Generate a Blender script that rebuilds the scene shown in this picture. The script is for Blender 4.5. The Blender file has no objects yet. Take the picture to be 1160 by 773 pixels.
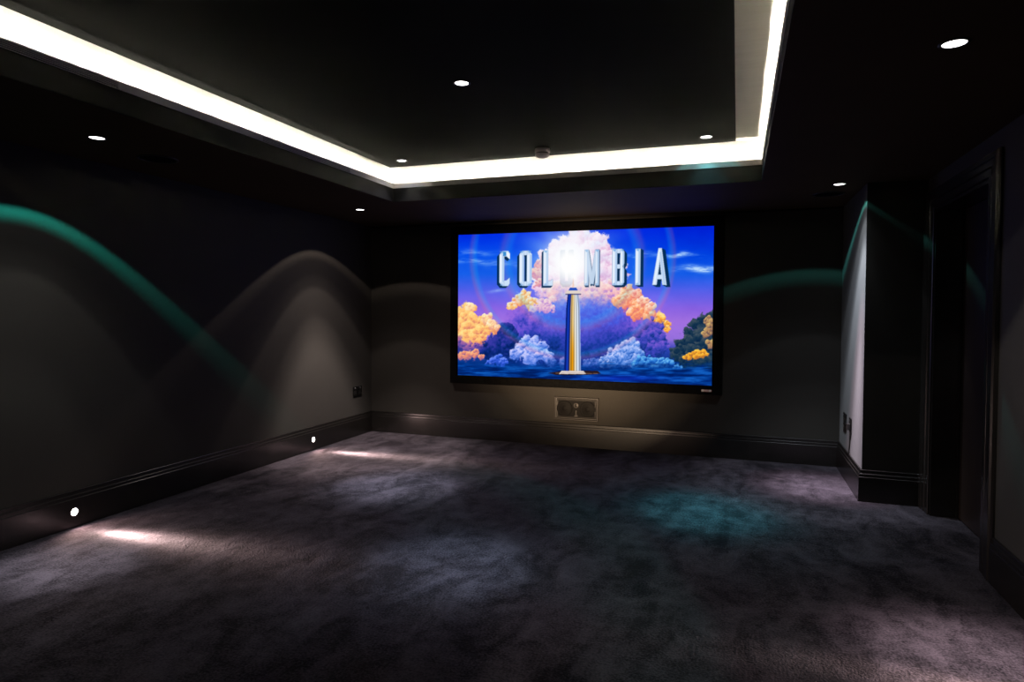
import bpy, bmesh, math
import numpy as np
from mathutils import Vector, Matrix

C = bpy.context.scene.collection
rad = math.radians

# ------------------------------------------------------------------ measures
XL, XR, XW = -3.945, 0.877, 1.262      # left wall, pier face, right wall
YB, YC, YF = -1.15, 5.297, 6.41        # back wall, pier front, screen wall
H, ZT = 2.33, 2.65                     # lower ceiling, tray ceiling
TXL, TXR, TYB, TYF = -2.861, 0.152, 1.35, 5.006   # tray opening
ZLB, ZLT = 2.447, 2.488                # lip strip bottom and top
SB = 0.085                             # how far the white upstand sits behind the lip
CH = 1.38                              # camera height

# ------------------------------------------------------------------ helpers
def link(name, me, mat=None, parent=None, smooth=False):
    o = bpy.data.objects.new(name, me); C.objects.link(o)
    if mat is not None:
        me.materials.append(mat)
    if parent: o.parent = parent
    if smooth:
        for p in me.polygons: p.use_smooth = True
    return o

def obj(name, bm, mat=None, parent=None, smooth=False):
    bmesh.ops.recalc_face_normals(bm, faces=bm.faces)
    me = bpy.data.meshes.new(name); bm.to_mesh(me); bm.free()
    return link(name, me, mat, parent, smooth)

def box(bm, x0, x1, y0, y1, z0, z1):
    v = [bm.verts.new(p) for p in ((x0,y0,z0),(x1,y0,z0),(x1,y1,z0),(x0,y1,z0),(x0,y0,z1),(x1,y0,z1),(x1,y1,z1),(x0,y1,z1))]
    for f in ((0,3,2,1),(4,5,6,7),(0,1,5,4),(1,2,6,5),(2,3,7,6),(3,0,4,7)):
        bm.faces.new([v[i] for i in f])

def bevel(bm, w, seg=2):
    bmesh.ops.bevel(bm, geom=list(bm.edges), offset=w, segments=seg, profile=0.7, affect='EDGES', clamp_overlap=True)

def lathe(bm, prof, n=40, cap=False):
    """prof: list of (radius, z) turned round the Z axis"""
    rings = []
    for r, z in prof:
        if r < 1e-6:
            rings.append([bm.verts.new((0, 0, z))])
        else:
            rings.append([bm.verts.new((r*math.cos(2*math.pi*k/n), r*math.sin(2*math.pi*k/n), z)) for k in range(n)])
    for a, b in zip(rings, rings[1:]):
        for k in range(n):
            q = [a[k % len(a)], a[(k+1) % len(a)], b[(k+1) % len(b)], b[k % len(b)]]
            u = []
            for w in q:
                if w not in u: u.append(w)
            if len(u) > 2: bm.faces.new(u)

def rectframe(bm, x0, x1, z0, z1, prof):
    """moulded rectangular frame in the XZ plane facing -Y; prof: closed list of (inset, y)"""
    rings = []
    for d, y in prof:
        rings.append([bm.verts.new(p) for p in ((x0+d, y, z0+d), (x1-d, y, z0+d), (x1-d, y, z1-d), (x0+d, y, z1-d))])
    m = len(rings)
    for i in range(m):
        a, b = rings[i], rings[(i+1) % m]
        for k in range(4):
            bm.faces.new((a[k], a[(k+1) % 4], b[(k+1) % 4], b[k]))

def sweep(bm, p0, p1, n_prev, n, n_next, prof):
    """profile (depth, z) run from p0 to p1 along a wall with inward normal n, mitred to its neighbours"""
    def corner(p, na, nb, d):
        if nb is None or abs(na[0]*nb[0]+na[1]*nb[1]) > .99:
            return (p[0]+na[0]*d, p[1]+na[1]*d)
        return (p[0]+na[0]*d+nb[0]*d, p[1]+na[1]*d+nb[1]*d)
    A = [bm.verts.new((*corner(p0, n, n_prev, d), z)) for d, z in prof]
    B = [bm.verts.new((*corner(p1, n, n_next, d), z)) for d, z in prof]
    m = len(prof)
    for i in range(m):
        j = (i+1) % m
        bm.faces.new((A[i], A[j], B[j], B[i]))
    bm.faces.new(A); bm.faces.new(B[::-1])

def thing(name, label, cat, loc=(0,0,0), group=None):
    o = bpy.data.objects.new(name, None); C.objects.link(o)
    o.empty_display_size = .05
    o.location = loc; o['label'] = label; o['category'] = cat
    if group: o['group'] = group
    return o

def struct(o):
    o['kind'] = 'structure'; return o

def dup(root, loc, label, group=None):
    r = root.copy(); C.objects.link(r); r.location = loc; r['label'] = label
    if group: r['group'] = group
    for ch in list(root.children):
        c = ch.copy(); C.objects.link(c); c.parent = r
        for g in list(ch.children):
            d = g.copy(); C.objects.link(d); d.parent = c
    return r

# ------------------------------------------------------------------ materials
def mat(name, col, rough=.5, metal=0., spec=.5, emit=None, estr=0.):
    m = bpy.data.materials.new(name); m.use_nodes = True
    b = m.node_tree.nodes['Principled BSDF']
    b.inputs['Base Color'].default_value = (*col, 1)
    b.inputs['Roughness'].default_value = rough
    b.inputs['Metallic'].default_value = metal
    b.inputs['Specular IOR Level'].default_value = spec
    if emit:
        b.inputs['Emission Color'].default_value = (*emit, 1)
        b.inputs['Emission Strength'].default_value = estr
    return m

def nd(m, t, **kw):
    n = m.node_tree.nodes.new(t)
    for k, v in kw.items(): setattr(n, k, v)
    return n

def wobble(m, col_a, col_b, scale, bump_scale=0, bump=0, dist=.002, stretch=(1,1,1), detail=4, rough=None):
    """noise between two close base colours plus fine bump"""
    nt = m.node_tree; b = nt.nodes['Principled BSDF']; L = nt.links
    tc = nd(m, 'ShaderNodeTexCoord'); mp = nd(m, 'ShaderNodeMapping'); mp.inputs['Scale'].default_value = stretch
    L.new(tc.outputs['Object'], mp.inputs['Vector'])
    n = nd(m, 'ShaderNodeTexNoise'); n.inputs['Scale'].default_value = scale; n.inputs['Detail'].default_value = detail
    L.new(mp.outputs[0], n.inputs['Vector'])
    r = nd(m, 'ShaderNodeValToRGB'); r.color_ramp.elements[0].position = .35; r.color_ramp.elements[1].position = .65
    r.color_ramp.elements[0].color = (*col_a, 1); r.color_ramp.elements[1].color = (*col_b, 1)
    L.new(n.outputs['Fac'], r.inputs[0]); L.new(r.outputs[0], b.inputs['Base Color'])
    if bump:
        n2 = nd(m, 'ShaderNodeTexNoise'); n2.inputs['Scale'].default_value = bump_scale; n2.inputs['Detail'].default_value = 3
        L.new(tc.outputs['Object'], n2.inputs['Vector'])
        bp = nd(m, 'ShaderNodeBump'); bp.inputs['Strength'].default_value = bump; bp.inputs['Distance'].default_value = dist
        L.new(n2.outputs['Fac'], bp.inputs['Height']); L.new(bp.outputs[0], b.inputs['Normal'])
    return m

M = {}
# fabric wall covering: fine woven threads
def fabric(name, a, b_):
    m = mat(name, a, .7, spec=.2); nt = m.node_tree; L = nt.links; b = nt.nodes['Principled BSDF']
    b.inputs['Sheen Weight'].default_value = .12; b.inputs['Sheen Roughness'].default_value = .35
    tc = nd(m, 'ShaderNodeTexCoord')
    n = nd(m, 'ShaderNodeTexNoise'); n.inputs['Scale'].default_value = 1.6; n.inputs['Detail'].default_value = 6
    L.new(tc.outputs['Object'], n.inputs['Vector'])
    mv = nd(m, 'ShaderNodeMapping'); mv.inputs['Scale'].default_value = (260, 260, 12)
    mh = nd(m, 'ShaderNodeMapping'); mh.inputs['Scale'].default_value = (14, 14, 300)
    L.new(tc.outputs['Object'], mv.inputs['Vector']); L.new(tc.outputs['Object'], mh.inputs['Vector'])
    nv = nd(m, 'ShaderNodeTexNoise'); nv.inputs['Scale'].default_value = 1; L.new(mv.outputs[0], nv.inputs['Vector'])
    nh = nd(m, 'ShaderNodeTexNoise'); nh.inputs['Scale'].default_value = 1; L.new(mh.outputs[0], nh.inputs['Vector'])
    ad = nd(m, 'ShaderNodeMath', operation='ADD'); L.new(nv.outputs['Fac'], ad.inputs[0]); L.new(nh.outputs['Fac'], ad.inputs[1])
    ad2 = nd(m, 'ShaderNodeMath', operation='MULTIPLY_ADD'); L.new(ad.outputs[0], ad2.inputs[0]); ad2.inputs[1].default_value = .4; 
    L.new(n.outputs['Fac'], ad2.inputs[2])
    r = nd(m, 'ShaderNodeMapRange'); r.inputs['From Min'].default_value = .6; r.inputs['From Max'].default_value = 1.2
    L.new(ad2.outputs[0], r.inputs['Value'])
    mx = nd(m, 'ShaderNodeMix', data_type='RGBA'); L.new(r.outputs[0], mx.inputs['Factor'])
    mx.inputs[6].default_value = (*a, 1); mx.inputs[7].default_value = (*b_, 1)
    L.new(mx.outputs[2], b.inputs['Base Color'])
    bp = nd(m, 'ShaderNodeBump'); bp.inputs['Strength'].default_value = .3; bp.inputs['Distance'].default_value = .0006
    L.new(ad.outputs[0], bp.inputs['Height']); L.new(bp.outputs[0], b.inputs['Normal'])
    return m
M['wall'] = fabric('charcoal_wall_fabric', (.029, .0265, .0225), (.037, .034, .029))
M['ceiling'] = wobble(mat('black_ceiling_paint', (.003,.003,.0028), .8, spec=.02), (.0025,.0025,.0023), (.0035,.0034,.0031), 3, 60, .05)
M['soffit'] = wobble(mat('glow_tinted_ceiling_paint', (.066,.048,.029), .7, spec=.04), (.063,.046,.028), (.069,.050,.030), 3, 60, .05)  # brown tint puts a warm glow into the colour, offsetting blue screen spill
M['white'] = wobble(mat('warm_white_cove_paint', (.86,.84,.76), .6), (.84,.82,.74), (.88,.86,.78), 5, 30, .05, stretch=(1,6,1))
M['board'] = wobble(mat('dark_tray_edge_paint', (.022,.021,.019), .6, spec=.15), (.020,.019,.017), (.024,.023,.021), 6)
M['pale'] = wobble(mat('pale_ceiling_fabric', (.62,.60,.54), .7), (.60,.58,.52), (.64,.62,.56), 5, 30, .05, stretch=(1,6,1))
M['lip'] = wobble(mat('grey_lip_paint', (.86,.84,.80), .4), (.84,.82,.78), (.88,.86,.82), 6)
M['skirting'] = wobble(mat('charcoal_satin_woodwork', (.012,.011,.010), .25, spec=.5), (.0108,.0098,.0088), (.0135,.012,.011), 8, 40, .04)
M['door'] = wobble(mat('dark_brown_door_veneer', (.02,.015,.013), .35), (.015,.011,.010), (.026,.019,.016), 9, 80, .05, stretch=(1,1,.06))
M['black'] = wobble(mat('matt_black_velvet', (.004,.004,.004), .9, spec=.05), (.003,.003,.003), (.005,.005,.005), 40)
M['bronze'] = wobble(mat('dark_bronze_metal', (.018,.015,.013), .45, .2), (.016,.0135,.0115), (.022,.0185,.016), 20)
M['cone'] = wobble(mat('dark_driver_cone', (.003,.0027,.0025), .6, spec=.12), (.0028,.0025,.0023), (.0034,.003,.0028), 20)
M['plate'] = wobble(mat('black_nickel_plate', (.03,.03,.03), .25, .8), (.028,.028,.028), (.034,.034,.034), 20)
M['steel'] = wobble(mat('polished_steel', (.7,.7,.68), .2, 1.), (.68,.68,.66), (.72,.72,.7), 30)
M['rubber'] = wobble(mat('black_plastic', (.012,.012,.012), .4), (.011,.011,.011), (.014,.014,.014), 30)
M['plastic'] = wobble(mat('grey_white_plastic', (.80,.74,.74), .45), (.78,.72,.72), (.83,.77,.77), 15)
M['trimring'] = wobble(mat('dark_lamp_bezel', (.012,.012,.013), .4, .4), (.011,.011,.012), (.014,.014,.015), 30)
M['badge'] = wobble(mat('pale_pink_badge', (.60,.30,.27), .4), (.5,.22,.2), (.65,.36,.33), 60)
M['badge_white'] = wobble(mat('white_badge_mark', (.8,.78,.75), .4), (.78,.76,.72), (.82,.8,.77), 60)
def emitter(name, col, s):
    m = bpy.data.materials.new(name); m.use_nodes = True; nt = m.node_tree; nt.nodes.clear()
    o = nt.nodes.new('ShaderNodeOutputMaterial'); e = nt.nodes.new('ShaderNodeEmission')
    e.inputs[0].default_value = (*col, 1); e.inputs[1].default_value = s
    nt.links.new(e.outputs[0], o.inputs[0]); return m
M['lamp'] = emitter('lamp_lens_glow', (1, .98, .97), 6)
M['skirtlamp'] = emitter('skirting_lamp_glow', (1, .93, .84), 30)
M['led'] = emitter('led_tape_glow', (1, .95, .83), 300.0)

# carpet
def carpet():
    m = mat('dark_aubergine_carpet', (.05,.045,.055), .95, spec=.1); nt = m.node_tree; L = nt.links
    b = nt.nodes['Principled BSDF']
    b.inputs['Sheen Weight'].default_value = .06; b.inputs['Sheen Roughness'].default_value = .5
    b.inputs['Sheen Tint'].default_value = (.6,.55,.65,1)
    tc = nd(m, 'ShaderNodeTexCoord')
    # pile brushed this way and that: soft patches and streaks
    mp = nd(m, 'ShaderNodeMapping'); mp.inputs['Rotation'].default_value = (0,0,rad(-28)); mp.inputs['Scale'].default_value = (2.6, 1.3, 1)
    L.new(tc.outputs['Object'], mp.inputs['Vector'])
    n1 = nd(m, 'ShaderNodeTexNoise'); n1.inputs['Scale'].default_value = 1.7; n1.inputs['Detail'].default_value = 5; n1.inputs['Roughness'].default_value = .6
    n1.inputs['Distortion'].default_value = .8
    L.new(mp.outputs[0], n1.inputs['Vector'])
    n2 = nd(m, 'ShaderNodeTexNoise'); n2.inputs['Scale'].default_value = 11; n2.inputs['Detail'].default_value = 6; n2.inputs['Roughness'].default_value = .65
    L.new(tc.outputs['Object'], n2.inputs['Vector'])
    n3 = nd(m, 'ShaderNodeTexNoise'); n3.inputs['Scale'].default_value = 95; n3.inputs['Detail'].default_value = 2
    L.new(tc.outputs['Object'], n3.inputs['Vector'])
    a = nd(m, 'ShaderNodeMath', operation='MULTIPLY_ADD'); L.new(n2.outputs['Fac'], a.inputs[0]); a.inputs[1].default_value = .6; L.new(n1.outputs['Fac'], a.inputs[2])
    a2 = nd(m, 'ShaderNodeMath', operation='MULTIPLY_ADD'); L.new(n3.outputs['Fac'], a2.inputs[0]); a2.inputs[1].default_value = .75; L.new(a.outputs[0], a2.inputs[2])
    r = nd(m, 'ShaderNodeMapRange'); r.inputs['From Min'].default_value = .98; r.inputs['From Max'].default_value = 1.40
    L.new(a2.outputs[0], r.inputs['Value'])
    mx = nd(m, 'ShaderNodeMix', data_type='RGBA'); L.new(r.outputs[0], mx.inputs['Factor'])
    mx.inputs[6].default_value = (.0055, .0047, .0061, 1); mx.inputs[7].default_value = (.060, .051, .062, 1)
    L.new(mx.outputs[2], b.inputs['Base Color'])
    bp = nd(m, 'ShaderNodeBump'); bp.inputs['Strength'].default_value = .8; bp.inputs['Distance'].default_value = .004
    L.new(n3.outputs['Fac'], bp.inputs['Height'])
    bp2 = nd(m, 'ShaderNodeBump'); bp2.inputs['Strength'].default_value = .35; bp2.inputs['Distance'].default_value = .02
    L.new(a.outputs[0], bp2.inputs['Height']); L.new(bp2.outputs[0], bp.inputs['Normal'])
    L.new(bp.outputs[0], b.inputs['Normal'])
    return m
M['carpet'] = carpet()

# ------------------------------------------------------------------ room shell
T = .15
bm = bmesh.new(); box(bm, XL-T, XW+.35, YB-T, YF+T, -.1, 0); struct(obj('floor', bm, M['carpet']))
bm = bmesh.new(); box(bm, XL-T, XL, YB, YF, 0, ZT+.1); struct(obj('wall_left', bm, M['wall']))
bm = bmesh.new(); box(bm, XL-T, XW+.35, YF, YF+T, 0, ZT+.1); struct(obj('wall_front', bm, M['wall']))
bm = bmesh.new(); box(bm, XL-T, XW+.35, YB-T, YB, 0, ZT+.1); struct(obj('wall_back', bm, M['wall']))
DY0, DY1, DZ, DX = 4.085, 5.095, 2.105, 1.42      # door opening
bm = bmesh.new()
box(bm, XW, XW+.35, YB, DY0, 0, ZT+.1)
box(bm, XW, XW+.35, DY0, DY1, DZ, ZT+.1)
box(bm, XW, XW+.35, DY1, YC, 0, ZT+.1)
struct(obj('wall_right', bm, M['wall']))
# pier that fills the corner between screen wall and door
bm = bmesh.new(); box(bm, XR, XW+.35, YC, YF, 0, ZT+.1); struct(obj('wall_pier', bm, M['wall']))

# lower ceiling: a ring round the tray, its dark inner faces up to the lip
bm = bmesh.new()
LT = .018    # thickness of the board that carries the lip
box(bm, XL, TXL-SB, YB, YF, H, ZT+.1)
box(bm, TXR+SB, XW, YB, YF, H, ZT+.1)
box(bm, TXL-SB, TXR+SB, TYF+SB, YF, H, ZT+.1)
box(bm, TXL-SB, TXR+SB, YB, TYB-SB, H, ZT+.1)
# trough floor
zt_ = 2.40
box(bm, TXL-SB, TXL, TYB-SB, TYF+SB, H, zt_)
box(bm, TXR, TXR+SB, TYB-SB, TYF+SB, H, zt_)
box(bm, TXL, TXR, TYF, TYF+SB, H, zt_)
box(bm, TXL, TXR, TYB-SB, TYB, H, zt_)
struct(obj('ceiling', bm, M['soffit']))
# board of the dark inner face below the lip
bm = bmesh.new(); zb_ = zt_-.07
zq = H+.0005
for a_ in ((TXL, TXL+.002, TYB, TYF), (TXR-.002, TXR, TYB, TYF), (TXL+.002, TXR-.002, TYF-.002, TYF), (TXL+.002, TXR-.002, TYB, TYB+.002)):
    box(bm, *a_, zq, zt_)
box(bm, TXL-LT, TXL, TYB-LT, TYF+LT, zt_, ZLB)
box(bm, TXR, TXR+LT, TYB-LT, TYF+LT, zt_, ZLB)
box(bm, TXL, TXR, TYF, TYF+LT, zt_, ZLB)
box(bm, TXL, TXR, TYB-LT, TYB, zt_, ZLB)
struct(obj('trim_5', bm, M['board']))
# tray ceiling, black, with a pale strip along its right side
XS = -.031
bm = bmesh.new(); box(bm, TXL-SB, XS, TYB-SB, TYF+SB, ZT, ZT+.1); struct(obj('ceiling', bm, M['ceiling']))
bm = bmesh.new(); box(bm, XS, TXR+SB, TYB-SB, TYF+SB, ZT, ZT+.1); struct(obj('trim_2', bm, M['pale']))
# white upstand behind the lip (thin lining boards)
bm = bmesh.new(); u = .008
box(bm, TXL-SB, TXL-SB+u, TYB-SB, TYF+SB, zt_, ZT)
box(bm, TXR+SB-u, TXR+SB, TYB-SB, TYF+SB, zt_, ZT)
box(bm, TXL-SB+u, TXR+SB-u, TYF+SB-u, TYF+SB, zt_, ZT)
box(bm, TXL-SB+u, TXR+SB-u, TYB-SB, TYB-SB+u, zt_, ZT)
struct(obj('trim_1', bm, M['white']))
# pale lip strip; on the left it is interrupted by two slot vents
V1, V2 = (1.38, 2.364), (3.339, 4.354)
bm = bmesh.new(); lp = .004
for y0, y1 in ((TYB, V1[0]), (V1[1], V2[0]), (V2[1], TYF)):
    box(bm, TXL-LT, TXL+lp, y0, y1, ZLB, ZLT)
box(bm, TXL-LT, TXL-.008, V1[0], V1[1], ZLB, ZLT-.002)
box(bm, TXL-LT, TXL-.008, V2[0], V2[1], ZLB, ZLT-.002)
box(bm, TXR-lp, TXR+LT, TYB, TYF, ZLB, ZLT)
box(bm, TXL, TXR, TYF-lp, TYF+LT, ZLB, ZLT)
box(bm, TXL, TXR, TYB-LT, TYB+lp, ZLB, ZLT)
struct(obj('trim_3', bm, M['lip']))
# slim shadow-line bead where the screen wall meets the ceiling
bm = bmesh.new(); box(bm, XL, XR, YF-.012, YF, H-.018, H-.003); struct(obj('trim_4', bm, M['skirting']))

# LED tape in the troughs (the cove light), one run per side
led = thing('cove_light', 'warm white LED strip light hidden in the cove round the raised tray ceiling', 'strip light', ((TXL+TXR)/2, (TYB+TYF)/2, zt_))
ox, oy, oz = led.location
for nm_, (x0,x1,y0,y1) in zip(('left','right','front','back'), (
        (TXL-.036, TXL-.024, TYB, TYF), (TXR+.034, TXR+.046, TYB, TYF),
        (TXL, TXR, TYF+.024, TYF+.036), (TXL, TXR, TYB-.036, TYB-.024))):
    bm = bmesh.new(); box(bm, x0-ox, x1-ox, y0-oy, y1-oy, .0002, .006)
    if x1-x0 < y1-y0:
        box(bm, x0-.003-ox, x0-ox, y0-oy, y1-oy, .0002, .018); box(bm, x1-ox, x1+.003-ox, y0-oy, y1-oy, .0002, .018)
    else:
        box(bm, x0-ox, x1-ox, y0-.003-oy, y0-oy, .0002, .018); box(bm, x0-ox, x1-ox, y1-oy, y1+.003-oy, .0002, .018)
    tape = obj('channel', bm, M['white'], led)
    bm = bmesh.new(); box(bm, x0-ox, x1-ox, y0-oy, y1-oy, .006, .010); obj('led_tape', bm, M['led'], tape)

# slot vents
def slot_vent(y0, y1, label):
    t = thing('slot_vent', label, 'air vent', (TXL, (y0+y1)/2, ZLB), 'slot vents in the cove lip')
    hl = (y1-y0)/2
    bm = bmesh.new()
    box(bm, -.008, .005, -hl, -hl+.018, 0, .041); box(bm, -.008, .005, hl-.018, hl, 0, .041)
    box(bm, -.008, .005, -hl+.018, hl-.018, .033, .041); box(bm, -.008, .005, -hl+.018, hl-.018, 0, .003)
    obj('frame', bm, M['lip'], t)
    for z in (.0095, .0175, .0255):
        bm = bmesh.new(); box(bm, -.005, .004, -hl+.018, hl-.018, z, z+.0028); obj('slat', bm, M['lip'], t)
    bm = bmesh.new(); box(bm, -.008, -.0055, -hl+.018, hl-.018, .003, .033); obj('backing', bm, M['black'], t)
    return t
slot_vent(*V1, 'long slotted air vent in cove lip, left one running out of the picture edge')
slot_vent(*V2, 'long slotted air vent in cove lip, nearer the screen wall corner')

# baseboards
def _arc(cx, cz, r, n=5):   # convex quarter round from facing out to facing up
    return [(cx+r*math.cos(a), cz+r*math.sin(a)) for a in (k*math.pi/2/n for k in range(n+1))]
BP = [(0,0),(.024,0)] + _arc(.020,.178,.004) + [(.019,.183),(.0185,.198)] + _arc(.0155,.201,.003) + [(.0125,.206),(.0118,.212),(.0115,.225)] + _arc(.0055,.227,.006) + [(0,.233)]
P = [(XL,YB),(XL,YF),(XR,YF),(XR,YC),(XW,YC)]
N = [(1,0),(0,-1),(-1,0),(0,-1)]
def bb(name, i, p0, p1, npv, n, nx):
    bm = bmesh.new(); sweep(bm, p0, p1, npv, n, nx, BP); struct(obj(name, bm, M['skirting']))
bb('baseboard_left', 0, P[0], P[1], None, N[0], N[1])
bb('baseboard_front', 1, P[1], P[2], N[0], N[1], N[2])
# outer mitre at the pier corner
def bb_outer():
    bm = bmesh.new(); A=[bm.verts.new((XR-d, YF-d, z)) for d,z in BP]; B=[bm.verts.new((XR-d, YC-d, z)) for d,z in BP]
    m=len(BP)
    for i in range(m): bm.faces.new((A[i],A[(i+1)%m],B[(i+1)%m],B[i]))
    bm.faces.new(A); bm.faces.new(B[::-1]); struct(obj('baseboard_pier_side', bm, M['skirting']))
    bm = bmesh.new(); A=[bm.verts.new((XR-d, YC-d, z)) for d,z in BP]; B=[bm.verts.new((XW-.018, YC-d, z)) for d,z in BP]
    for i in range(m): bm.faces.new((A[i],A[(i+1)%m],B[(i+1)%m],B[i]))
    bm.faces.new(A); bm.faces.new(B[::-1]); struct(obj('baseboard_pier_front', bm, M['skirting']))
bb_outer()
AW = .165   # architrave width
bb('baseboard_right', 2, (XW, DY0-AW), (XW, YB), None, (-1,0), None)

# door: architrave, jamb lining, leaf
dr = thing('door_1', 'closed dark door set back in a moulded dark frame', 'door', (XW, (DY0+DY1)/2, 0))
del dr['category']; del dr['label']; struct(dr)
cy = (DY0+DY1)/2
def arch_profile(bm, path, sc):
    pass
# architrave profile: (distance from opening, protrusion)
AP = [(0,0),(0,.012),(.006,.016),(.05,.017),(.056,.012),(.062,.012),(.068,.020),(.11,.022),(.118,.026),(.15,.028),(.160,.020),(.165,.010),(.165,0)]
bm = bmesh.new()
wf, wn, wh = (YC-DY1-.003)/.165, 1.0, .125/.165
rings = []
for d, p in AP:
    x = -p
    rings.append([bm.verts.new(q) for q in ((x, DY1+d*wf-cy, 0), (x, DY1+d*wf-cy, DZ+d*wh), (x, DY0-d*wn-cy, DZ+d*wh), (x, DY0-d*wn-cy, 0))])
for a, b in zip(rings, rings[1:]):
    for k in range(3): bm.faces.new((a[k], a[k+1], b[k+1], b[k]))
obj('architrave', bm, M['skirting'], dr)
bm = bmesh.new(); jl = .022
jx = DX-XW
box(bm, -.004, jx+.04, DY1-jl-cy, DY1-cy, 0, DZ); box(bm, -.004, jx+.04, DY0-cy, DY0+jl-cy, 0, DZ)
box(bm, -.004, jx+.04, DY0+jl-cy, DY1-jl-cy, DZ-jl, DZ)
box(bm, jx-.014, jx-.002, DY1-jl-.02-cy, DY1-jl-cy, 0, DZ-jl); box(bm, jx-.014, jx-.002, DY0+jl-cy, DY0+jl+.02-cy, 0, DZ-jl)
obj('jamb', bm, M['skirting'], dr)
bm = bmesh.new(); box(bm, jx, jx+.04, DY0+jl+.003-cy, DY1-jl-.003-cy, .006, DZ-jl-.003); bevel(bm, .002, 1)
obj('door_leaf', bm, M['door'], dr)

# ------------------------------------------------------------------ screen
SX0, SX1, SZ0, SZ1 = -2.930, -.128, .600, 2.281
PX0, PX1, PZ0, PZ1 = -2.843, -.222, .683, 2.199
YS = 6.362
scr = thing('projector_screen', 'large wide screen in black velvet frame on far wall, showing clouds and lettering', 'screen', ((SX0+SX1)/2, YF, SZ0))
sx, sy, sz = scr.location
bm = bmesh.new()
w = PX0-SX0
rectframe(bm, SX0-sx, SX1-sx, SZ0-sz, SZ1-sz, [(0, -.002), (0, YS-.010-sy), (.003, YS-.014-sy), (w-.012, YS-.014-sy), (w, YS-.004-sy), (w, -.002)])
fr = obj('frame', bm, M['black'], scr)
bm = bmesh.new(); box(bm, PX0-sx-.01, PX1-sx+.01, -.035, -.002, PZ0-sz-.01, PZ1-sz+.01)
obj('backing', bm, M['black'], scr)
# little badge low on the right of the frame
bt = bpy.data.objects.new('badge', None)
bm = bmesh.new(); box(bm, -.316-sx, -.222-sx, YS-.0165-sy, YS-.014-sy, .628-sz, .650-sz); bevel(bm, .0008, 1)
bd = obj('badge', bm, M['badge'], scr); bd['label'] = 'small pale red and white maker badge'
bpy.data.objects.remove(bt)
bm = bmesh.new()
box(bm, -.314-sx, -.290-sx, YS-.0175-sy, YS-.0165-sy, .630-sz, .648-sz); box(bm, -.246-sx, -.226-sx, YS-.0175-sy, YS-.0165-sy, .630-sz, .648-sz)
for k in range(4): box(bm, -.284-sx+k*.0095, -.279-sx+k*.0095, YS-.0175-sy, YS-.0165-sy, .634-sz, .644-sz)
obj('badge_mark', bm, M['badge_white'], bd)

# ---- the picture on the screen, painted in numpy on a fine grid (colour per vertex)
NX, NZ = 900, 520
rng = np.random.RandomState(7)
s = np.linspace(0, 1, NX)[None, :].repeat(NZ, 0); t = np.linspace(0, 1, NZ)[:, None].repeat(NX, 1)   # t runs down
W_, H_ = 968., 575.
ZR = 1.131
X = (65*ZR*(1-s)+1033*s)/(ZR*(1-s)+s)          # painter's units
Y = 120-34*(X-65)/968 + t*(538+73*(X-65)/968)
def vnoise(x, y, seed=0):
    """smooth value noise"""
    r = np.random.RandomState(seed); tab = r.rand(256, 256)
    xi = np.floor(x).astype(int); yi = np.floor(y).astype(int); fx = x-xi; fy = y-yi
    fx = fx*fx*(3-2*fx); fy = fy*fy*(3-2*fy)
    g = lambda a, b: tab[a % 256, b % 256]
    return (g(xi,yi)*(1-fx)+g(xi+1,yi)*fx)*(1-fy) + (g(xi,yi+1)*(1-fx)+g(xi+1,yi+1)*fx)*fy
def fbm(x, y, seed=0, o=4):
    v = 0; a = .5; tot = 0
    for i in range(o):
        v = v + a*vnoise(x*2**i, y*2**i, seed+i); tot += a; a *= .55
    return v/tot
def sm(a, b, v):
    q = np.clip((v-a)/(b-a), 0, 1); return q*q*(3-2*q)
def mixc(A, B, f): return A*(1-f[..., None]) + np.array(B)*f[..., None]
def ramp(v, stops):
    ks = [k for k, _ in stops]; cs = np.array([c for _, c in stops], float)
    return np.stack([np.interp(v, ks, cs[:, i]) for i in range(3)], -1)

# sky
base = ramp(Y, [(100,(5,40,215)),(200,(12,80,222)),(270,(30,95,222)),(340,(95,100,225)),(400,(140,105,222)),(450,(165,120,222)),(520,(150,115,215)),(560,(50,70,170)),(610,(8,50,125)),(700,(6,42,118))])/255.
corner_dark = sm(520, 1040, X)*sm(300, 100, Y)
base = mixc(base, np.array((4,40,190))/255., .45*corner_dark)
img = base + (fbm(X/90, Y/60, 3)[..., None]-.5)*.06
# wisps
def wisp(cx, cy_, lx, ly, strength, seed):
    global img
    n = fbm(X/34, Y/9, seed, 4)
    f = np.exp(-((X-cx)/lx)**2 - ((Y-cy_-4*np.sin(X/22))/ly)**2)*np.clip(n*2.4-.55, 0, 1)*strength
    img = mixc(img, (.72,.84,.98), np.clip(f, 0, 1))
wisp(120,190,75,10,.5,11); wisp(140,222,110,8,.6,12); wisp(905,198,60,9,1.1,13); wisp(985,250,75,12,1.3,14)
wisp(765,198,60,9,.7,15); wisp(250,235,90,9,.35,16); wisp(215,335,30,6,.6,17)
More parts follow.
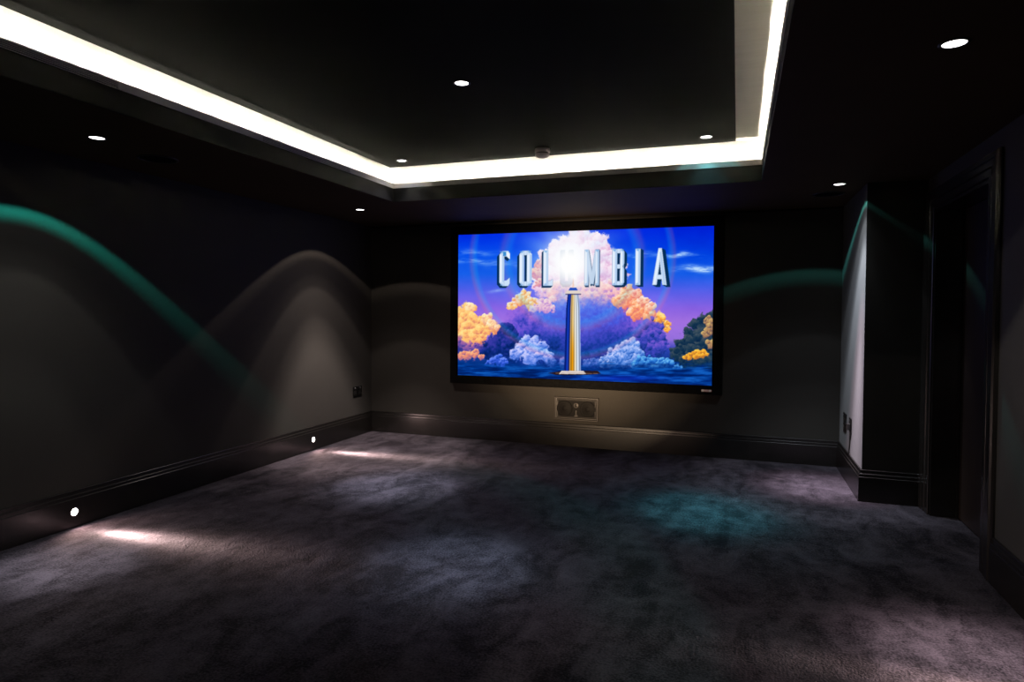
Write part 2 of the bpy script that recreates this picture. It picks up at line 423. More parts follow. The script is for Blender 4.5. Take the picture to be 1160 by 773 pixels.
# cloud puffs
GX, GY = W_/(NX-1), H_/(NZ-1)
WN1 = fbm(X/16, Y/16, 21, 4)-.5; WN2 = fbm(X/16+37, Y/16+11, 29, 4)-.5
DET = fbm(X/9, Y/9, 41, 4)-.5
def puff(cx, cy_, r, lit, mid, shade, soft=.26, light=(-.35,-.85), a=1., warp=.95, ry=None):
    ry = ry or r
    inv = lambda u: ZR*(min(max(u,65.),1033.)-65)/(ZR*(min(max(u,65.),1033.)-65)+1033-min(max(u,65.),1033.))
    x0 = max(0, int(inv(cx-1.6*r)*NX)-2); x1 = min(NX, int(inv(cx+1.6*r)*NX)+3)
    g0 = (cx-65)/968
    y0 = max(0, int((cy_-1.6*ry-(120-34*g0))/(538+73*g0)*NZ)-14); y1 = min(NZ, int((cy_+1.6*ry-(120-34*g0))/(538+73*g0)*NZ)+14)
    if x1 <= x0 or y1 <= y0: return
    sl = (slice(y0,y1), slice(x0,x1))
    k = min(r, 40)
    dx = (X[sl]-cx+WN1[sl]*k*warp*1.3)/r; dy = (Y[sl]-cy_+WN2[sl]*k*warp*1.3)/ry
    d = np.sqrt(dx*dx+dy*dy)
    al = sm(1+soft*.3, 1-soft, d)*a
    q = (dx*light[0]+dy*light[1])*.50+.54 + DET[sl]*.75 + WN2[sl]*.35
    col = ramp(q, [(.05, shade), (.45, mid), (.95, lit)])/255.
    img[sl] = img[sl]*(1-al[..., None]) + col*al[..., None]
def bank(pts, lit, mid, shade, sub=5, seed=0, **kw):
    r_ = np.random.RandomState(seed)
    for cx, cy_, r in pts:
        puff(cx, cy_, r, lit, mid, shade, **kw)
    for cx, cy_, r in pts:
        for _ in range(sub):
            an = r_.uniform(-math.pi*1.05, .05*math.pi); rr = r*r_.uniform(.20, .50); q = r*r_.uniform(.45, .95)
            puff(cx+q*math.cos(an), cy_+q*math.sin(an), rr, lit, mid, shade, **kw)

# great mass in the middle: violet body, then pink-white crown
bank([(330,470,95),(420,480,110),(560,480,120),(690,470,110),(780,480,75),(600,420,100),(480,420,100)], (150,105,215),(95,80,200),(35,55,160), 2, 1, soft=.5)
bank([(360,560,90),(470,570,90),(600,570,100),(720,550,90),(800,540,60),(250,550,70)], (60,70,180),(25,55,145),(8,38,105), 2, 2, soft=.5)
bank([(520,190,88),(560,250,120),(450,260,100),(620,260,80),(560,170,62),(470,180,55),(600,190,45),(650,290,60),(420,215,48),(520,320,110),(400,300,60)], (255,244,250),(248,212,232),(225,165,205), 7, 3)
bank([(372,235,22),(365,270,24),(375,305,20),(392,215,18)], (250,214,190),(225,140,150),(170,90,170), 5, 4)
bank([(600,345,60),(660,345,50),(540,350,60),(470,360,55),(430,340,40)], (255,228,214),(240,180,190),(170,120,205), 4, 5, soft=.35)
# banded violet underside
bank([(480,425,80),(570,430,85),(420,435,60),(650,430,60)], (90,120,228),(70,90,215),(85,75,190), 1, 6, soft=.7)
# left shoulder, white top turning orange
bank([(318,362,30),(290,375,24),(345,385,26),(270,392,18)], (240,244,240),(246,200,130),(225,140,90), 6, 7)
bank([(385,388,28),(410,398,22),(360,402,20)], (252,226,220),(226,180,208),(180,130,205), 5, 8)
# right shoulder, orange rising tower
bank([(712,345,32),(735,375,36),(765,395,34),(700,380,30),(790,425,30),(745,420,30),(675,372,24)], (255,224,190),(246,158,110),(215,115,120), 7, 9)
bank([(772,372,22),(800,395,20),(745,345,18)], (255,240,226),(246,190,160),(222,130,120), 5, 10)
bank([(835,440,24),(856,462,18),(862,480,12)], (255,226,150),(244,170,70),(190,110,80), 5, 11)
bank([(800,480,45),(830,510,34),(770,520,50),(845,545,26),(815,560,30)], (125,95,205),(60,70,175),(20,50,125), 3, 12, soft=.3)
# lower left: dark navy, bright cumulus
bank([(235,520,60),(205,560,48),(280,545,50)], (60,60,160),(14,42,118),(5,28,84), 4, 13)
bank([(95,425,40),(130,470,48),(85,490,52),(165,480,34),(195,475,28),(70,440,34),(105,520,40),(140,515,30)], (255,226,150),(250,190,120),(215,130,110), 7, 14)
bank([(175,440,22),(195,462,18),(215,475,11),(108,398,18)], (255,246,214),(252,216,160),(225,150,140), 6, 15)
bank([(60,540,35),(100,552,28),(140,548,20)], (190,120,160),(110,80,160),(40,50,130), 3, 16, soft=.4)
bank([(95,580,22),(130,577,20),(72,585,18),(155,588,12)], (250,190,140),(225,140,120),(130,90,150), 5, 17)
bank([(345,540,34),(375,560,36),(310,552,26),(290,575,26),(400,585,26),(350,588,40)], (214,214,255),(125,150,232),(40,90,190), 8, 18)
bank([(215,600,24),(240,608,18),(195,610,18),(180,615,12)], (120,150,245),(60,95,215),(15,60,150), 6, 19)
# lower right: blue-white cumulus
bank([(720,560,38),(690,590,42),(740,590,40),(660,600,34),(620,606,22),(650,580,24)], (205,214,255),(110,150,225),(25,80,170), 8, 20)
bank([(790,605,28),(830,612,28),(865,620,24),(905,630,18),(760,618,30)], (120,190,240),(50,120,205),(12,60,145), 7, 21)
# far right dark mountain of cloud
bank([(1035,440,40),(1000,470,42),(1040,500,60),(970,510,42),(940,545,46),(1000,560,62),(905,575,36),(960,595,50),(1030,600,50)], (66,80,92),(22,50,74),(8,34,66), 6, 22)
bank([(1018,450,20),(1030,480,26),(1010,500,18),(1032,540,22)], (214,184,120),(160,120,92),(70,64,84), 6, 23)
bank([(975,578,20),(998,576,16),(945,584,14),(930,588,9)], (255,210,90),(232,158,50),(150,96,60), 6, 24)
# sea of low cloud at the foot
f = sm(600, 640, Y + (fbm(X/45, Y/12, 61)-.5)*50)
sea = ramp(fbm(X/70, Y/9, 62, 5), [(.3,(4,30,90)),(.5,(6,52,130)),(.7,(24,92,180))])/255.
img = img*(1-f[..., None]) + sea*f[..., None]
img = mixc(img, (.10,.20,.80), .5*np.exp(-((X-690)/150)**2-((Y-668)/12)**2))
bank([(420,605,22),(470,612,20),(590,608,20),(560,614,18)], (150,160,230),(70,110,200),(15,60,140), 4, 25, soft=.4, a=.7)
# halo rings
def hring(cx, cy_, r, w, amt):
    global img
    d = np.sqrt((X-cx)**2+(Y-cy_)**2)-r
    for off, c in ((-w, (.15,.75,.95)), (0, (.60,.70,.80)), (w, (.95,.45,.55))):
        img = mixc(img, c, np.exp(-((d-off)/(w*.75))**2)*amt*sm(0, 30, np.abs(Y-0)))
hring(500, 205, 378, 9, .17); hring(500, 215, 255, 14, .16)
# radiance at the middle of the crown
g = np.sqrt((X-487)**2+((Y-212)*1.0)**2)
an = np.arctan2(Y-212, X-487)
img = mixc(img, (1,.99,1), np.clip(np.exp(-(g/66)**2)*1.45, 0, 1))
img = mixc(img, (.93,.96,1), np.clip(np.exp(-(g/130)**2)*.62, 0, 1))
img = mixc(img, (.55,.80,1), np.clip(np.exp(-(g/210)**2)*.22*(.6+.4*np.sin(an*14+2)), 0, 1)*sm(70,130,g))

# lettering: bevelled sans capitals with a deep side
def poly_mask(pts):
    inside = np.zeros(X.shape, bool); n = len(pts)
    for i in range(n):
        x1, y1 = pts[i]; x2, y2 = pts[(i+1) % n]
        if y1 == y2: continue
        c = ((y1 > Y) != (y2 > Y)) & (X < (x2-x1)*(Y-y1)/(y2-y1)+x1)
        inside ^= c
    return inside
def poly_soft(pts):
    # tiny 3x3 box blur as antialias
    m = poly_mask(pts).astype(float); k = np.pad(m, 1, mode='edge')
    return sum(k[i:i+m.shape[0], j:j+m.shape[1]] for i in range(3) for j in range(3))/9.
def paint(pts, col, a=1.):
    global img
    img = mixc(img, np.array(col)/255., poly_soft(pts)*a)
FACE, LITE, MIDB, DARK = (206,224,246), (238,246,255), (120,170,220), (8,46,84)
def glyph(parts, dx, dy, fade=1.):
    """parts: polygons; dx, dy: direction of the deep side"""
    global img
    dm = np.zeros(X.shape)
    for k in np.linspace(1, .07, 14):
        for p in parts: dm = np.maximum(dm, poly_soft([(x+dx*k, y+dy*k) for x, y in p]))
    img = mixc(img, np.array(DARK)/255., dm*fade)
    dm = np.zeros(X.shape)
    for p in parts: dm = np.maximum(dm, poly_soft(p))
    img = mixc(img, np.array(FACE)/255., dm*fade)
def bevelline(x0, y0, x1, y1, w, col, fade=1.):
    L_ = math.hypot(x1-x0, y1-y0); nx_, ny_ = -(y1-y0)/L_*w/2, (x1-x0)/L_*w/2
    paint([(x0+nx_,y0+ny_),(x1+nx_,y1+ny_),(x1-nx_,y1-ny_),(x0-nx_,y0-ny_)], col, fade)
def LT_(x0, x1, f0, f1):   # top and bottom of the row follow the row's tilt
    return lambda x, q: (183-(x-217)*.018) + q*((316-(x-217)*.006)-(183-(x-217)*.018))
row = LT_(0,0,0,0)
def P_(l): return [(x, row(x, q)) for x, q in l]
sw = 19.; ch = 12.
def C_():
    a, b = 222, 262
    return [P_([(a,.10),(a+ch,0),(a+sw,.0),(a+sw,1),(a+ch,1),(a,.90)]), P_([(a+sw-1,0),(b-6,0),(b,.07),(b,.24),(b-13,.16),(a+sw-1,.16)]), P_([(a+sw-1,1),(b-6,1),(b,.93),(b,.76),(b-13,.84),(a+sw-1,.84)])]
def O_(a, b, top=True):
    r = [P_([(a,.10),(a+ch,0),(a+sw,0),(a+sw,1),(a+ch,1),(a,.90)]), P_([(b,.10),(b-ch,0),(b-sw,0),(b-sw,1),(b-ch,1),(b,.90)]), P_([(a+sw-1,1),(b-sw+1,1),(b-sw+1,.87),(a+sw-1,.87)])]
    if top: r.append(P_([(a+sw-1,0),(b-sw+1,0),(b-sw+1,.13),(a+sw-1,.13)]))
    return r
def L__(): return [P_([(390,0),(390+sw,0),(390+sw,1),(390,1)]), P_([(390+sw-1,1),(426,1),(426,.80),(417,.86),(390+sw-1,.86)])]
def U_():
    a, b = 456, 504
    return [P_([(a,0),(a+17,0),(a+17,1),(a+ch,1),(a,.9)]), P_([(b-17,0),(b,0),(b,.9),(b-ch,1),(b-17,1)]), P_([(a+16,1),(b-16,1),(b-16,.87),(a+16,.87)])]
def M_():
    a, b = 546, 602
    return [P_([(a,0),(a+15,0),(a+15,1),(a,1)]), P_([(b-15,0),(b,0),(b,1),(b-15,1)]), P_([(a,0),(a+16,0),((a+b)/2+7,.92),((a+b)/2-6,.98)]), P_([(b-16,0),(b,0),((a+b)/2+7,.98),((a+b)/2-7,.92)])]
def B_():
    a, b = 651, 697
    return [P_([(a,0),(a+sw,0),(a+sw,1),(a,1)]), P_([(b-16,0),(b-9,0),(b,.08),(b,.40),(b-7,.48),(b,.56),(b,.92),(b-9,1),(b-16,1)]),
            P_([(a+sw-1,0),(b-15,0),(b-15,.12),(a+sw-1,.12)]), P_([(a+sw-1,.42),(b-15,.42),(b-15,.54),(a+sw-1,.54)]), P_([(a+sw-1,1),(b-15,1),(b-15,.88),(a+sw-1,.88)])]
def I_(): return [P_([(739,0),(739+sw,0),(739+sw,1),(739,1)])]
def A_():
    a, b = 803, 858
    return [P_([(a,1),(a+17,1),(a+35,0),(a+22,0)]), P_([(b,1),(b-17,1),(a+22,0),(a+35,0)]), P_([(a+12,.84),(b-12,.84),(b-15,.72),(a+15,.72)])]
glyph(C_(), -9, 8); glyph(O_(298,346), -8, 8); glyph(L__(), -7, 8)
glyph(U_(), -3, 6, .20); glyph(M_(), 3, 6, .9); glyph(B_(), 10, 7); glyph(I_(), 11, 6); glyph(A_(), 14, 7)
# facets on the strokes: a light and a mid half along each stroke
for x, fd in ((222,1),(298,1),(327,1),(390,1),(547,.9),(587,.9),(651,1),(682,1),(739,1)):
    wdt = 19 if x not in (547,587,682) else 15
    q0, q1 = (.12,.88) if x in (222,298,327) else (.06,.94)
    bevelline(x+wdt*.30, row(x,q0), x+wdt*.30, row(x,q1), wdt*.38, LITE, .8*fd)
    bevelline(x+wdt*.80, row(x,q0), x+wdt*.80, row(x,q1), wdt*.30, (170,198,232), .8*fd)
    paint(P_([(x+1,.01),(x+wdt-1,.01),(x+wdt*.5,.08)]), MIDB, .8*fd)
    paint(P_([(x+1,.99),(x+wdt-1,.99),(x+wdt*.5,.92)]), (150,185,225), .8*fd)
paint(P_([(247,.02),(262,.08),(262,.24),(250,.14)]), LITE); paint(P_([(236,.02),(248,.02),(248,.14),(236,.14)]), (30,120,190), .8)
bevelline(811, row(811,.97), 830, row(830,.04), 7, LITE, .8); bevelline(833, row(833,.10), 850, row(850,.97), 6, (170,198,232), .8)
# the glow washes over the letters nearest to it
img = mixc(img, (1,1,1), np.clip(np.exp(-(np.sqrt((X-487)**2+((Y-232)*.9)**2)/60)**2)*1.25, 0, 1))

# plain fluted column on a plinth in place of the figure: blue, gold and white flutes, light on top
xc = 503.
paint([(412,648),(470,640),(600,640),(612,650),(560,655),(440,655)], (40,24,28))
paint([(440,648),(600,649),(600,651),(440,650)], (190,150,120), .7)
body = [(472,640),(536,640),(531,400),(524,345),(484,345),(478,400)]
bmk = poly_soft(body)
half = np.interp(Y, [345,400,640], [20,26.5,32]); uu = (X-(xc+np.interp(Y,[345,640],[1,1])))/half
flute = .5+.5*np.cos(uu*19)
colu = ramp(uu, [(-1,(10,30,110)),(-.62,(24,64,190)),(-.38,(14,34,120)),(-.30,(200,170,120)),(-.05,(232,196,120)),(.15,(240,226,200)),(.6,(225,236,250)),(1,(150,170,215))])/255.
gold = sm(430, 600, Y)*np.exp(-((uu+.05)/.28)**2)
colu = colu*(1-gold[..., None]) + np.array((.86,.58,.08))*gold[..., None]
colu = colu*(.72+.34*flute[..., None])
img = img*(1-bmk[..., None]) + colu*bmk[..., None]
paint([(474,345),(534,345),(528,333),(480,333)], (226,214,204)); paint([(474,345),(534,345),(534,349),(474,349)], (60,60,110), .8)
paint([(486,333),(522,333),(516,322),(492,322)], (40,80,180))
paint([(500,322),(508,322),(505,285),(503,285)], (236,208,196))
paint([(462,640),(546,640),(556,652),(452,652)], (232,222,214)); paint([(462,645),(552,646),(552,649),(460,648)], (170,150,150), .7)
img = mixc(img, (1,1,1), np.clip(np.exp(-(np.hypot(X-504, (Y-280)))**2/160.)*.8, 0, 1))

img = np.clip(img, 0, 1)
g_ = img.mean(-1, keepdims=True); img = np.clip(g_ + (img-g_)*1.10, 0, 1)
lin = np.where(img <= .04045, img/12.92, ((img+.055)/1.055)**2.4)
# mesh
vx = PX0-sx + s*(PX1-PX0); vz = PZ1-sz - t*(PZ1-PZ0); vy = np.full_like(vx, YS-sy)
co = np.stack([vx, vy, vz], -1).reshape(-1, 3).astype(np.float32)
ii = np.arange(NX*NZ).reshape(NZ, NX)
quads = np.stack([ii[1:, :-1], ii[1:, 1:], ii[:-1, 1:], ii[:-1, :-1]], -1).reshape(-1, 4).astype(np.int32)
me = bpy.data.meshes.new('screen_picture')
me.vertices.add(len(co)); me.vertices.foreach_set('co', co.ravel())
me.loops.add(quads.size); me.loops.foreach_set('vertex_index', quads.ravel())
me.polygons.add(len(quads)); me.polygons.foreach_set('loop_start', np.arange(0, quads.size, 4, dtype=np.int32))
me.update(calc_edges=True)
ca = me.color_attributes.new('picture', 'FLOAT_COLOR', 'POINT')
rgba = np.ones((NZ*NX, 4), np.float32); rgba[:, :3] = lin.reshape(-1, 3); ca.data.foreach_set('color', rgba.ravel())
pm = bpy.data.materials.new('lit_screen_picture'); pm.use_nodes = True; nt = pm.node_tree; nt.nodes.clear()
o_ = nt.nodes.new('ShaderNodeOutputMaterial'); e_ = nt.nodes.new('ShaderNodeEmission'); at_ = nt.nodes.new('ShaderNodeAttribute'); at_.attribute_name = 'picture'
nt.links.new(at_.outputs['Color'], e_.inputs[0]); e_.inputs[1].default_value = 1.0; nt.links.new(e_.outputs[0], o_.inputs[0])
pm.cycles.emission_sampling = 'NONE'
pic = link('screen_surface', me, pm, scr)
pic['label'] = 'glowing picture of sunset clouds and block capitals'

# ------------------------------------------------------------------ in-wall speaker under the screen
sp = thing('wall_speaker', 'dark rectangular speaker let into the wall beneath the screen', 'speaker', (-1.543, YF, .266))
bm = bmesh.new()
rectframe(bm, -.232, .232, 0, .240, [(0,0),(0,-.012),(.004,-.017),(.012,-.017),(.018,-.010),(.026,-.009),(.026,0)])
obj('frame', bm, M['bronze'], sp)
bm = bmesh.new(); box(bm, -.210, .210, -.004, 0, .022, .218); obj('baffle', bm, M['cone'], sp)
def driver(cx, cz, r, name):
    bm = bmesh.new(); lathe(bm, [(r, 0), (r, .004), (r*.93, .006), (r*.84, .003), (r*.78, .0045), (r*.36, .0002), (r*.30, .002), (r*.16, .004), (0, .0046)], 36)
    bmesh.ops.rotate(bm, verts=bm.verts, cent=(0,0,0), matrix=Matrix.Rotation(rad(90), 3, 'X'))
    bmesh.ops.translate(bm, verts=bm.verts, vec=(cx, -.004, cz))
    return obj(name, bm, M['bronze'] if name == 'tweeter' else M['cone'], sp, True)
driver(-.120, .12, .080, 'woofer'); driver(.120, .12, .080, 'woofer'); driver(0, .155, .026, 'tweeter')
bm = bmesh.new(); box(bm, -.018, .018, -.007, -.004, .04, .055); box(bm, -.006, .006, -.007, -.004, .055, .105); bevel(bm, .001, 1)
obj('port', bm, M['bronze'], sp)
bm = bmesh.new()
rectframe(bm, -.200, .200, .030, .210, [(0,-.004),(0,-.007),(.004,-.008),(.008,-.007),(.008,-.004)])
obj('inner_bezel', bm, M['bronze'], sp)

# ------------------------------------------------------------------ sockets
def plate_bm(w, h_, d):
    bm = bmesh.new(); box(bm, -d, 0, -w/2, w/2, 0, h_); bevel(bm, .0025, 2); return bm
# left wall double plate with two bright toggles (faces +X)
t = thing('wall_socket', 'dark double socket plate with two bright studs on left wall near the corner', 'socket', (XL, 6.118, .438))
bm = bmesh.new(); box(bm, 0, .007, -.085, .085, 0, .105); bevel(bm, .0025, 2); obj('plate', bm, M['plate'], t)
for y in (-.045, .045):
    bm = bmesh.new(); box(bm, .007, .0085, y-.024, y+.024, .014, .060); bevel(bm, .0006, 1); obj('socket_face', bm, M['rubber'], t)
    bm = bmesh.new(); lathe(bm, [(.009,0),(.009,.003),(.005,.004),(.0045,.013),(0,.015)], 20)
    bmesh.ops.rotate(bm, verts=bm.verts, cent=(0,0,0), matrix=Matrix.Rotation(rad(90), 3, 'Y'))
    bmesh.ops.translate(bm, verts=bm.verts, vec=(.007, y, .084)); obj('toggle', bm, M['steel'], t, True)
# pier: two plates facing -X
t = thing('wall_socket', 'dark blank-looking socket plate on the pier, nearer the screen wall', 'socket', (XR, 6.09, .425))
bm = plate_bm(.150, .105, .007); obj('plate', bm, M['plate'], t)
for y in (-.036, .036):
    bm = bmesh.new(); box(bm, -.0085, -.007, y-.024, y+.024, .018, .068); bevel(bm, .0006, 1); obj('socket_face', bm, M['rubber'], t)
    bm = bmesh.new(); box(bm, -.011, -.007, y-.007, y+.007, .076, .094); bevel(bm, .001, 1); obj('rocker_switch', bm, M['rubber'], t)
t = thing('wall_socket', 'dark socket plate with bright switch and plug, on the pier nearer its lit corner', 'socket', (XR, 5.81, .425))
bm = plate_bm(.105, .105, .007); obj('plate', bm, M['plate'], t)
bm = bmesh.new(); box(bm, -.013, -.007, -.012, .012, .072, .094); bevel(bm, .0015, 2); q = obj('rocker_switch', bm, M['steel'], t); q['label'] = 'bright metal rocker switch'
bm = bmesh.new(); box(bm, -.034, -.007, -.024, .024, .012, .062); bevel(bm, .006, 3); obj('plug', bm, M['rubber'], t)

# ------------------------------------------------------------------ smoke alarm on the tray ceiling
t = thing('smoke_alarm', 'round pale smoke alarm with a dark slotted band on the raised ceiling', 'smoke alarm', (-1.456, 4.85, ZT))
bm = bmesh.new(); lathe(bm, [(.045,0),(.056,-.002),(.058,-.010),(.058,-.030),(.054,-.034),(0,-.034)], 40); obj('base', bm, M['plastic'], t, True)
bm = bmesh.new(); lathe(bm, [(.049,-.033),(.049,-.044)], 40)
obj('vent_band', bm, M['rubber'], t, True)
bm = bmesh.new(); lathe(bm, [(0,-.0435),(.053,-.043),(.055,-.046),(.053,-.056),(.044,-.066),(.028,-.072),(.016,-.0735),(0,-.074)], 40); cv = obj('cover', bm, M['plastic'], t, True)
bm = bmesh.new(); lathe(bm, [(0,-.0735),(.009,-.0735),(.008,-.0765),(0,-.077)], 20); obj('test_button', bm, M['plastic'], cv, True)

# ------------------------------------------------------------------ ceiling speakers (dark, round)
def ceiling_speaker(loc, label):
    t = thing('ceiling_speaker', label, 'speaker', loc, 'round ceiling speakers')
    bm = bmesh.new(); lathe(bm, [(.118,0),(.118,-.004),(.113,-.006),(.106,-.006),(.104,-.003),(.104,0)], 48); obj('rim', bm, M['bronze'], t, True)
    bm = bmesh.new(); lathe(bm, [(.104,-.001),(.09,-.003),(.0,-.004)], 48); obj('grille', bm, M['black'], t, True)
    return t
ceiling_speaker((.672, 5.70, H), 'round dark ceiling speaker beside the downlight near the pier')
ceiling_speaker((-3.477, 3.13, H), 'round dark ceiling speaker beyond the leftmost downlight')

# ------------------------------------------------------------------ lights
def profile_light(name, parent, loc, aim, power, stops, size_deg, radius=.02):
    """spot lamp whose beam follows a measured-style distribution: stops = (degrees, r, g, b)"""
    ld = bpy.data.lights.new(name, 'SPOT'); ld.energy = power; ld.spot_size = rad(size_deg*2); ld.spot_blend = .02
    ld.shadow_soft_size = radius; ld.use_nodes = True; nt = ld.node_tree
    for n in list(nt.nodes): nt.nodes.remove(n)
    out = nt.nodes.new('ShaderNodeOutputLight'); em = nt.nodes.new('ShaderNodeEmission')
    tc = nt.nodes.new('ShaderNodeTexCoord'); sp_ = nt.nodes.new('ShaderNodeSeparateXYZ')
    ng = nt.nodes.new('ShaderNodeMath'); ng.operation = 'ABSOLUTE'
    ac = nt.nodes.new('ShaderNodeMath'); ac.operation = 'ARCCOSINE'
    dv = nt.nodes.new('ShaderNodeMath'); dv.operation = 'DIVIDE'; dv.inputs[1].default_value = math.pi/2
    rp = nt.nodes.new('ShaderNodeValToRGB'); cr = rp.color_ramp; cr.interpolation = 'LINEAR'
    L = nt.links
    L.new(tc.outputs['Normal'], sp_.inputs[0]); L.new(sp_.outputs['Z'], ng.inputs[0]); L.new(ng.outputs[0], ac.inputs[0])
    L.new(ac.outputs[0], dv.inputs[0]); L.new(dv.outputs[0], rp.inputs[0]); L.new(rp.outputs[0], em.inputs[0]); L.new(em.outputs[0], out.inputs[0])
    em.inputs[1].default_value = 1
    while len(cr.elements) > 1: cr.elements.remove(cr.elements[-1])
    cr.elements[0].position = stops[0][0]/90; cr.elements[0].color = (*stops[0][1:], 1)
    for st in stops[1:]:
        e = cr.elements.new(st[0]/90); e.color = (*st[1:], 1)
    lo = bpy.data.objects.new(name, ld); C.objects.link(lo); lo.parent = parent; lo.location = loc
    lo.rotation_euler = Vector(aim).to_track_quat('-Z', 'Y').to_euler()
    return lo
def prof(c, warm, inner, mid, ring, ringcol, a_in=36.5, a_ring=57):
    k = lambda f, col=warm: tuple(f*x for x in col)
    return [(0, *k(1, c)), (5, *k(.95, c)), (8.5, *k(.62, c)), (11, *k(.5*max(.22, mid*1.1)+.12, c)), (15, *k(max(.11, mid*1.05), warm)), (21, *k(mid)), (25, *k(mid*.36+inner*.5)), (29, *k(inner*1.2)), (a_in-2.5, *k(inner)), (a_in-.5, *k(inner)), (a_in+1.5, *k(inner*.4)),
            (44, *k(inner*.16)), (a_ring-6.5, *k(inner*.16)), (a_ring-2.6, *k(ring, ringcol)), (a_ring-.9, *k(ring, ringcol)), (a_ring, 0, 0, 0)]
def make_downlight(name='downlight'):
    t = thing(name, '', 'light')
    bm = bmesh.new(); lathe(bm, [(.040,0),(.050,0),(.050,-.002),(.046,-.005),(.040,-.004),(.0375,-.001)], 40); obj('bezel', bm, M['trimring'], t, True)
    bm = bmesh.new(); lathe(bm, [(.0375,-.001),(0,-.001)], 40); obj('lens', bm, M['lamp'], t)
    return t
G = 'recessed round downlights'
TEAL = (.04, .85, .70)
DL = [ # loc, aim target on the floor, colour of the beam, warm field colour, inner, mid, ring, ring colour, power, label
 ((-3.376,2.64,H), (-3.42,2.45), (1,1,1.05), (1,1,.97), .060, .13, .25, TEAL, 'round downlight in lower ceiling, leftmost, above the first skirting lamp'),
 ((-3.377,5.287,H), (-3.42,5.46), (1,.85,.8), (1,.84,.78), .13, .95, .055, (1,.82,.72), 'round downlight in lower ceiling near the far left corner'),
 ((.692,5.291,H), (.64,5.60), (1.8,1.55,1.8), (.8,.88,1.0), .055, .30, .09, (.15,.75,.7), 'round downlight in lower ceiling beside the pier on the right'),
 ((.704,2.667,H), (.92,2.95), (1.75,1.4,1.4), (1,.9,.80), .10, .09, .02, (.9,.85,.8), 'largest round downlight, in lower ceiling at the upper right'),
 ((-1.470,3.324,ZT), (-1.455,3.165), (.55,.72,.92), (.5,.6,.8), .012, .035, .008, (.1,.5,.6), 'round downlight alone in the middle of the raised black ceiling'),
 ((-2.705,4.872,ZT), (-2.516,4.472), (1.25,1.35,1.6), (.7,.7,.8), .012, .05, .008, (.6,.5,.4), 'round downlight in the far left corner of the raised ceiling'),
 ((-.233,4.889,ZT), (-.186,4.625), (.13,.98,1.1), (.15,.7,.8), .012, .06, .008, (.1,.6,.6), 'round downlight in the raised ceiling right of the smoke alarm'),
]
POW = 460
proto = make_downlight(); proto['group'] = G
roots = []
for i, d in enumerate(DL):
    if i == 0:
        r_ = proto; r_.location = d[0]; r_['label'] = d[8]
    else:
        r_ = dup(proto, d[0], d[8], G)
    roots.append(r_)
for r_, d in zip(roots, DL):
    loc, tg = d[0], d[1]
    aim = (tg[0]-loc[0], tg[1]-loc[1], -loc[2])
    profile_light('beam', r_, (0,0,-.012), aim, POW, prof(d[2], d[3], d[4], d[5], d[6], d[7], *((42, 58) if d is DL[3] else ())), 60)

# skirting lamps
def skirt(y, z, label, first=None):
    if first: return dup(first, (XL+.0235, y, z), label)
    t = thing('skirting_light', label, 'light', (XL+.0235, y, z), 'lamps let into the left skirting')
    bm = bmesh.new(); lathe(bm, [(.022,0),(.030,0),(.030,.003),(.027,.006),(.022,.004)], 32)
    bmesh.ops.rotate(bm, verts=bm.verts, cent=(0,0,0), matrix=Matrix.Rotation(rad(90), 3, 'Y')); obj('bezel', bm, M['steel'], t, True)
    bm = bmesh.new(); lathe(bm, [(.022,.002),(.015,.006),(0,.008)], 32)
    bmesh.ops.rotate(bm, verts=bm.verts, cent=(0,0,0), matrix=Matrix.Rotation(rad(90), 3, 'Y')); obj('lens', bm, M['skirtlamp'], t, True)
    return t
s1 = skirt(2.89, .099, 'small bright lamp set in the left skirting, nearer the camera')
s2 = skirt(5.308, .106, 'small bright lamp set in the left skirting, nearer the far corner', s1)
s4 = dup(s1, (XW-.0235, 2.80, .10), 'small bright lamp set in the right skirting, nearer the camera than the door')
s4.rotation_euler = (0, 0, math.pi)
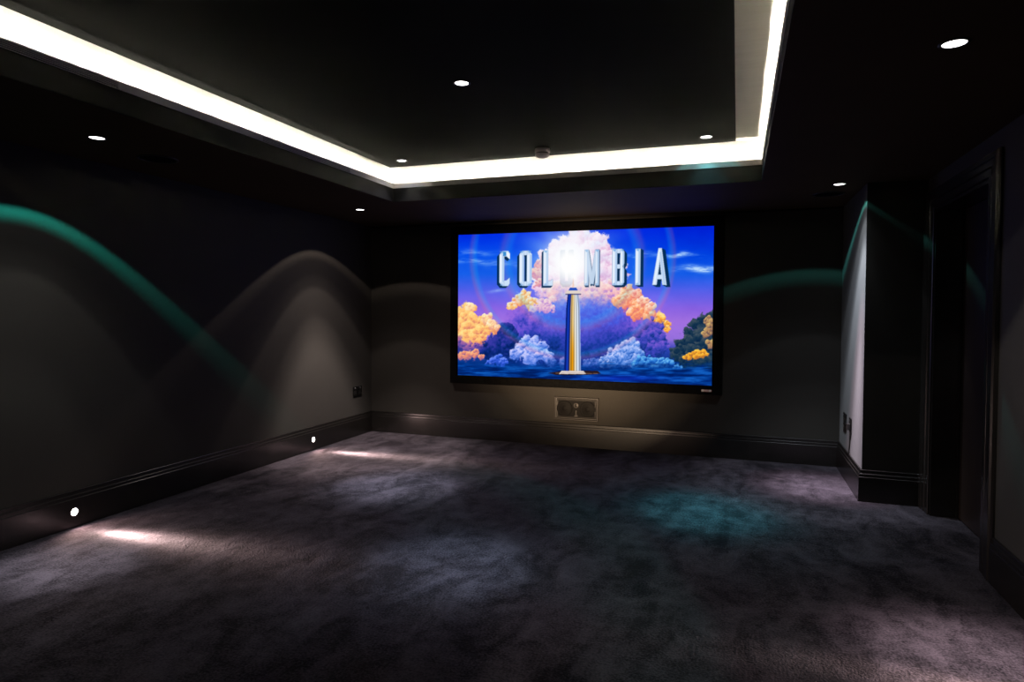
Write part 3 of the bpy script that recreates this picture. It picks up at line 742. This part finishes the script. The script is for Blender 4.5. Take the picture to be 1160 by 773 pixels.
for r_ in (s1, s2, s4):
    profile_light('beam', r_, (.016,0,-.004), (1, .04, -.18), 760 if r_ is not s4 else 170,
        [(0,1,.72,.64),(4.5,.80,.57,.50),(8,.34,.24,.215),(12,.12,.084,.075),(18,.035,.025,.022),(28,.015,.010,.009),(45,.012,.008,.007),(70,.003,.002,.002),(80,0,0,0)], 80, .008)

# added unseen lamp in the back skirting: warm beam to brighten the screen wall
bb('baseboard_back', 3, (XW, YB), (XL, YB), (-1,0), (0,1), (1,0))
s3 = dup(s1, (-1.1, YB+.0235, .10), 'added unseen fill lamp low on the wall behind the camera')
s3.rotation_euler = (0, 0, rad(90))
for ch_ in list(s3.children):
    if ch_.type == 'LIGHT': bpy.data.objects.remove(ch_)
profile_light('beam', s3, (.02,0,0), (1, .055, .15), 7500, [(0,1,.70,.42),(4,.85,.60,.37),(6.5,.42,.29,.18),(8.5,.12,.085,.055),(10.5,.012,.008,.006),(13,0,0,0)], 14, .01)
# ------------------------------------------------------------------ camera, world
w = bpy.data.worlds.new('World'); bpy.context.scene.world = w; w.use_nodes = True
w.node_tree.nodes['Background'].inputs[0].default_value = (.01,.01,.012,1); w.node_tree.nodes['Background'].inputs[1].default_value = .1
cam = bpy.data.cameras.new('Camera'); co_ = bpy.data.objects.new('Camera', cam); C.objects.link(co_)
f_, yaw, pitch, roll, cyy = 729.912318, 0.336710741, -0.0248775993, 0.00637446386, -15.6736525
fw = Vector((-math.sin(yaw)*math.cos(pitch), math.cos(yaw)*math.cos(pitch), math.sin(pitch)))
r0 = Vector((math.cos(yaw), math.sin(yaw), 0)); u0 = r0.cross(fw)
r1 = r0*math.cos(roll)+u0*math.sin(roll); u1 = -r0*math.sin(roll)+u0*math.cos(roll)
mt = Matrix((r1, u1, -fw)).transposed().to_4x4(); mt.translation = Vector((0,0,CH))
co_.matrix_world = mt
cam.sensor_fit = 'HORIZONTAL'; cam.sensor_width = 36; cam.lens = f_*36/1160
cam.shift_x = 0; cam.shift_y = cyy/1160
cam.clip_start = .02
S = bpy.context.scene; S.camera = co_
S.view_settings.view_transform = 'Standard'; S.view_settings.look = 'None'; S.view_settings.exposure = 0; S.view_settings.gamma = 1
S.view_settings.use_curve_mapping = False
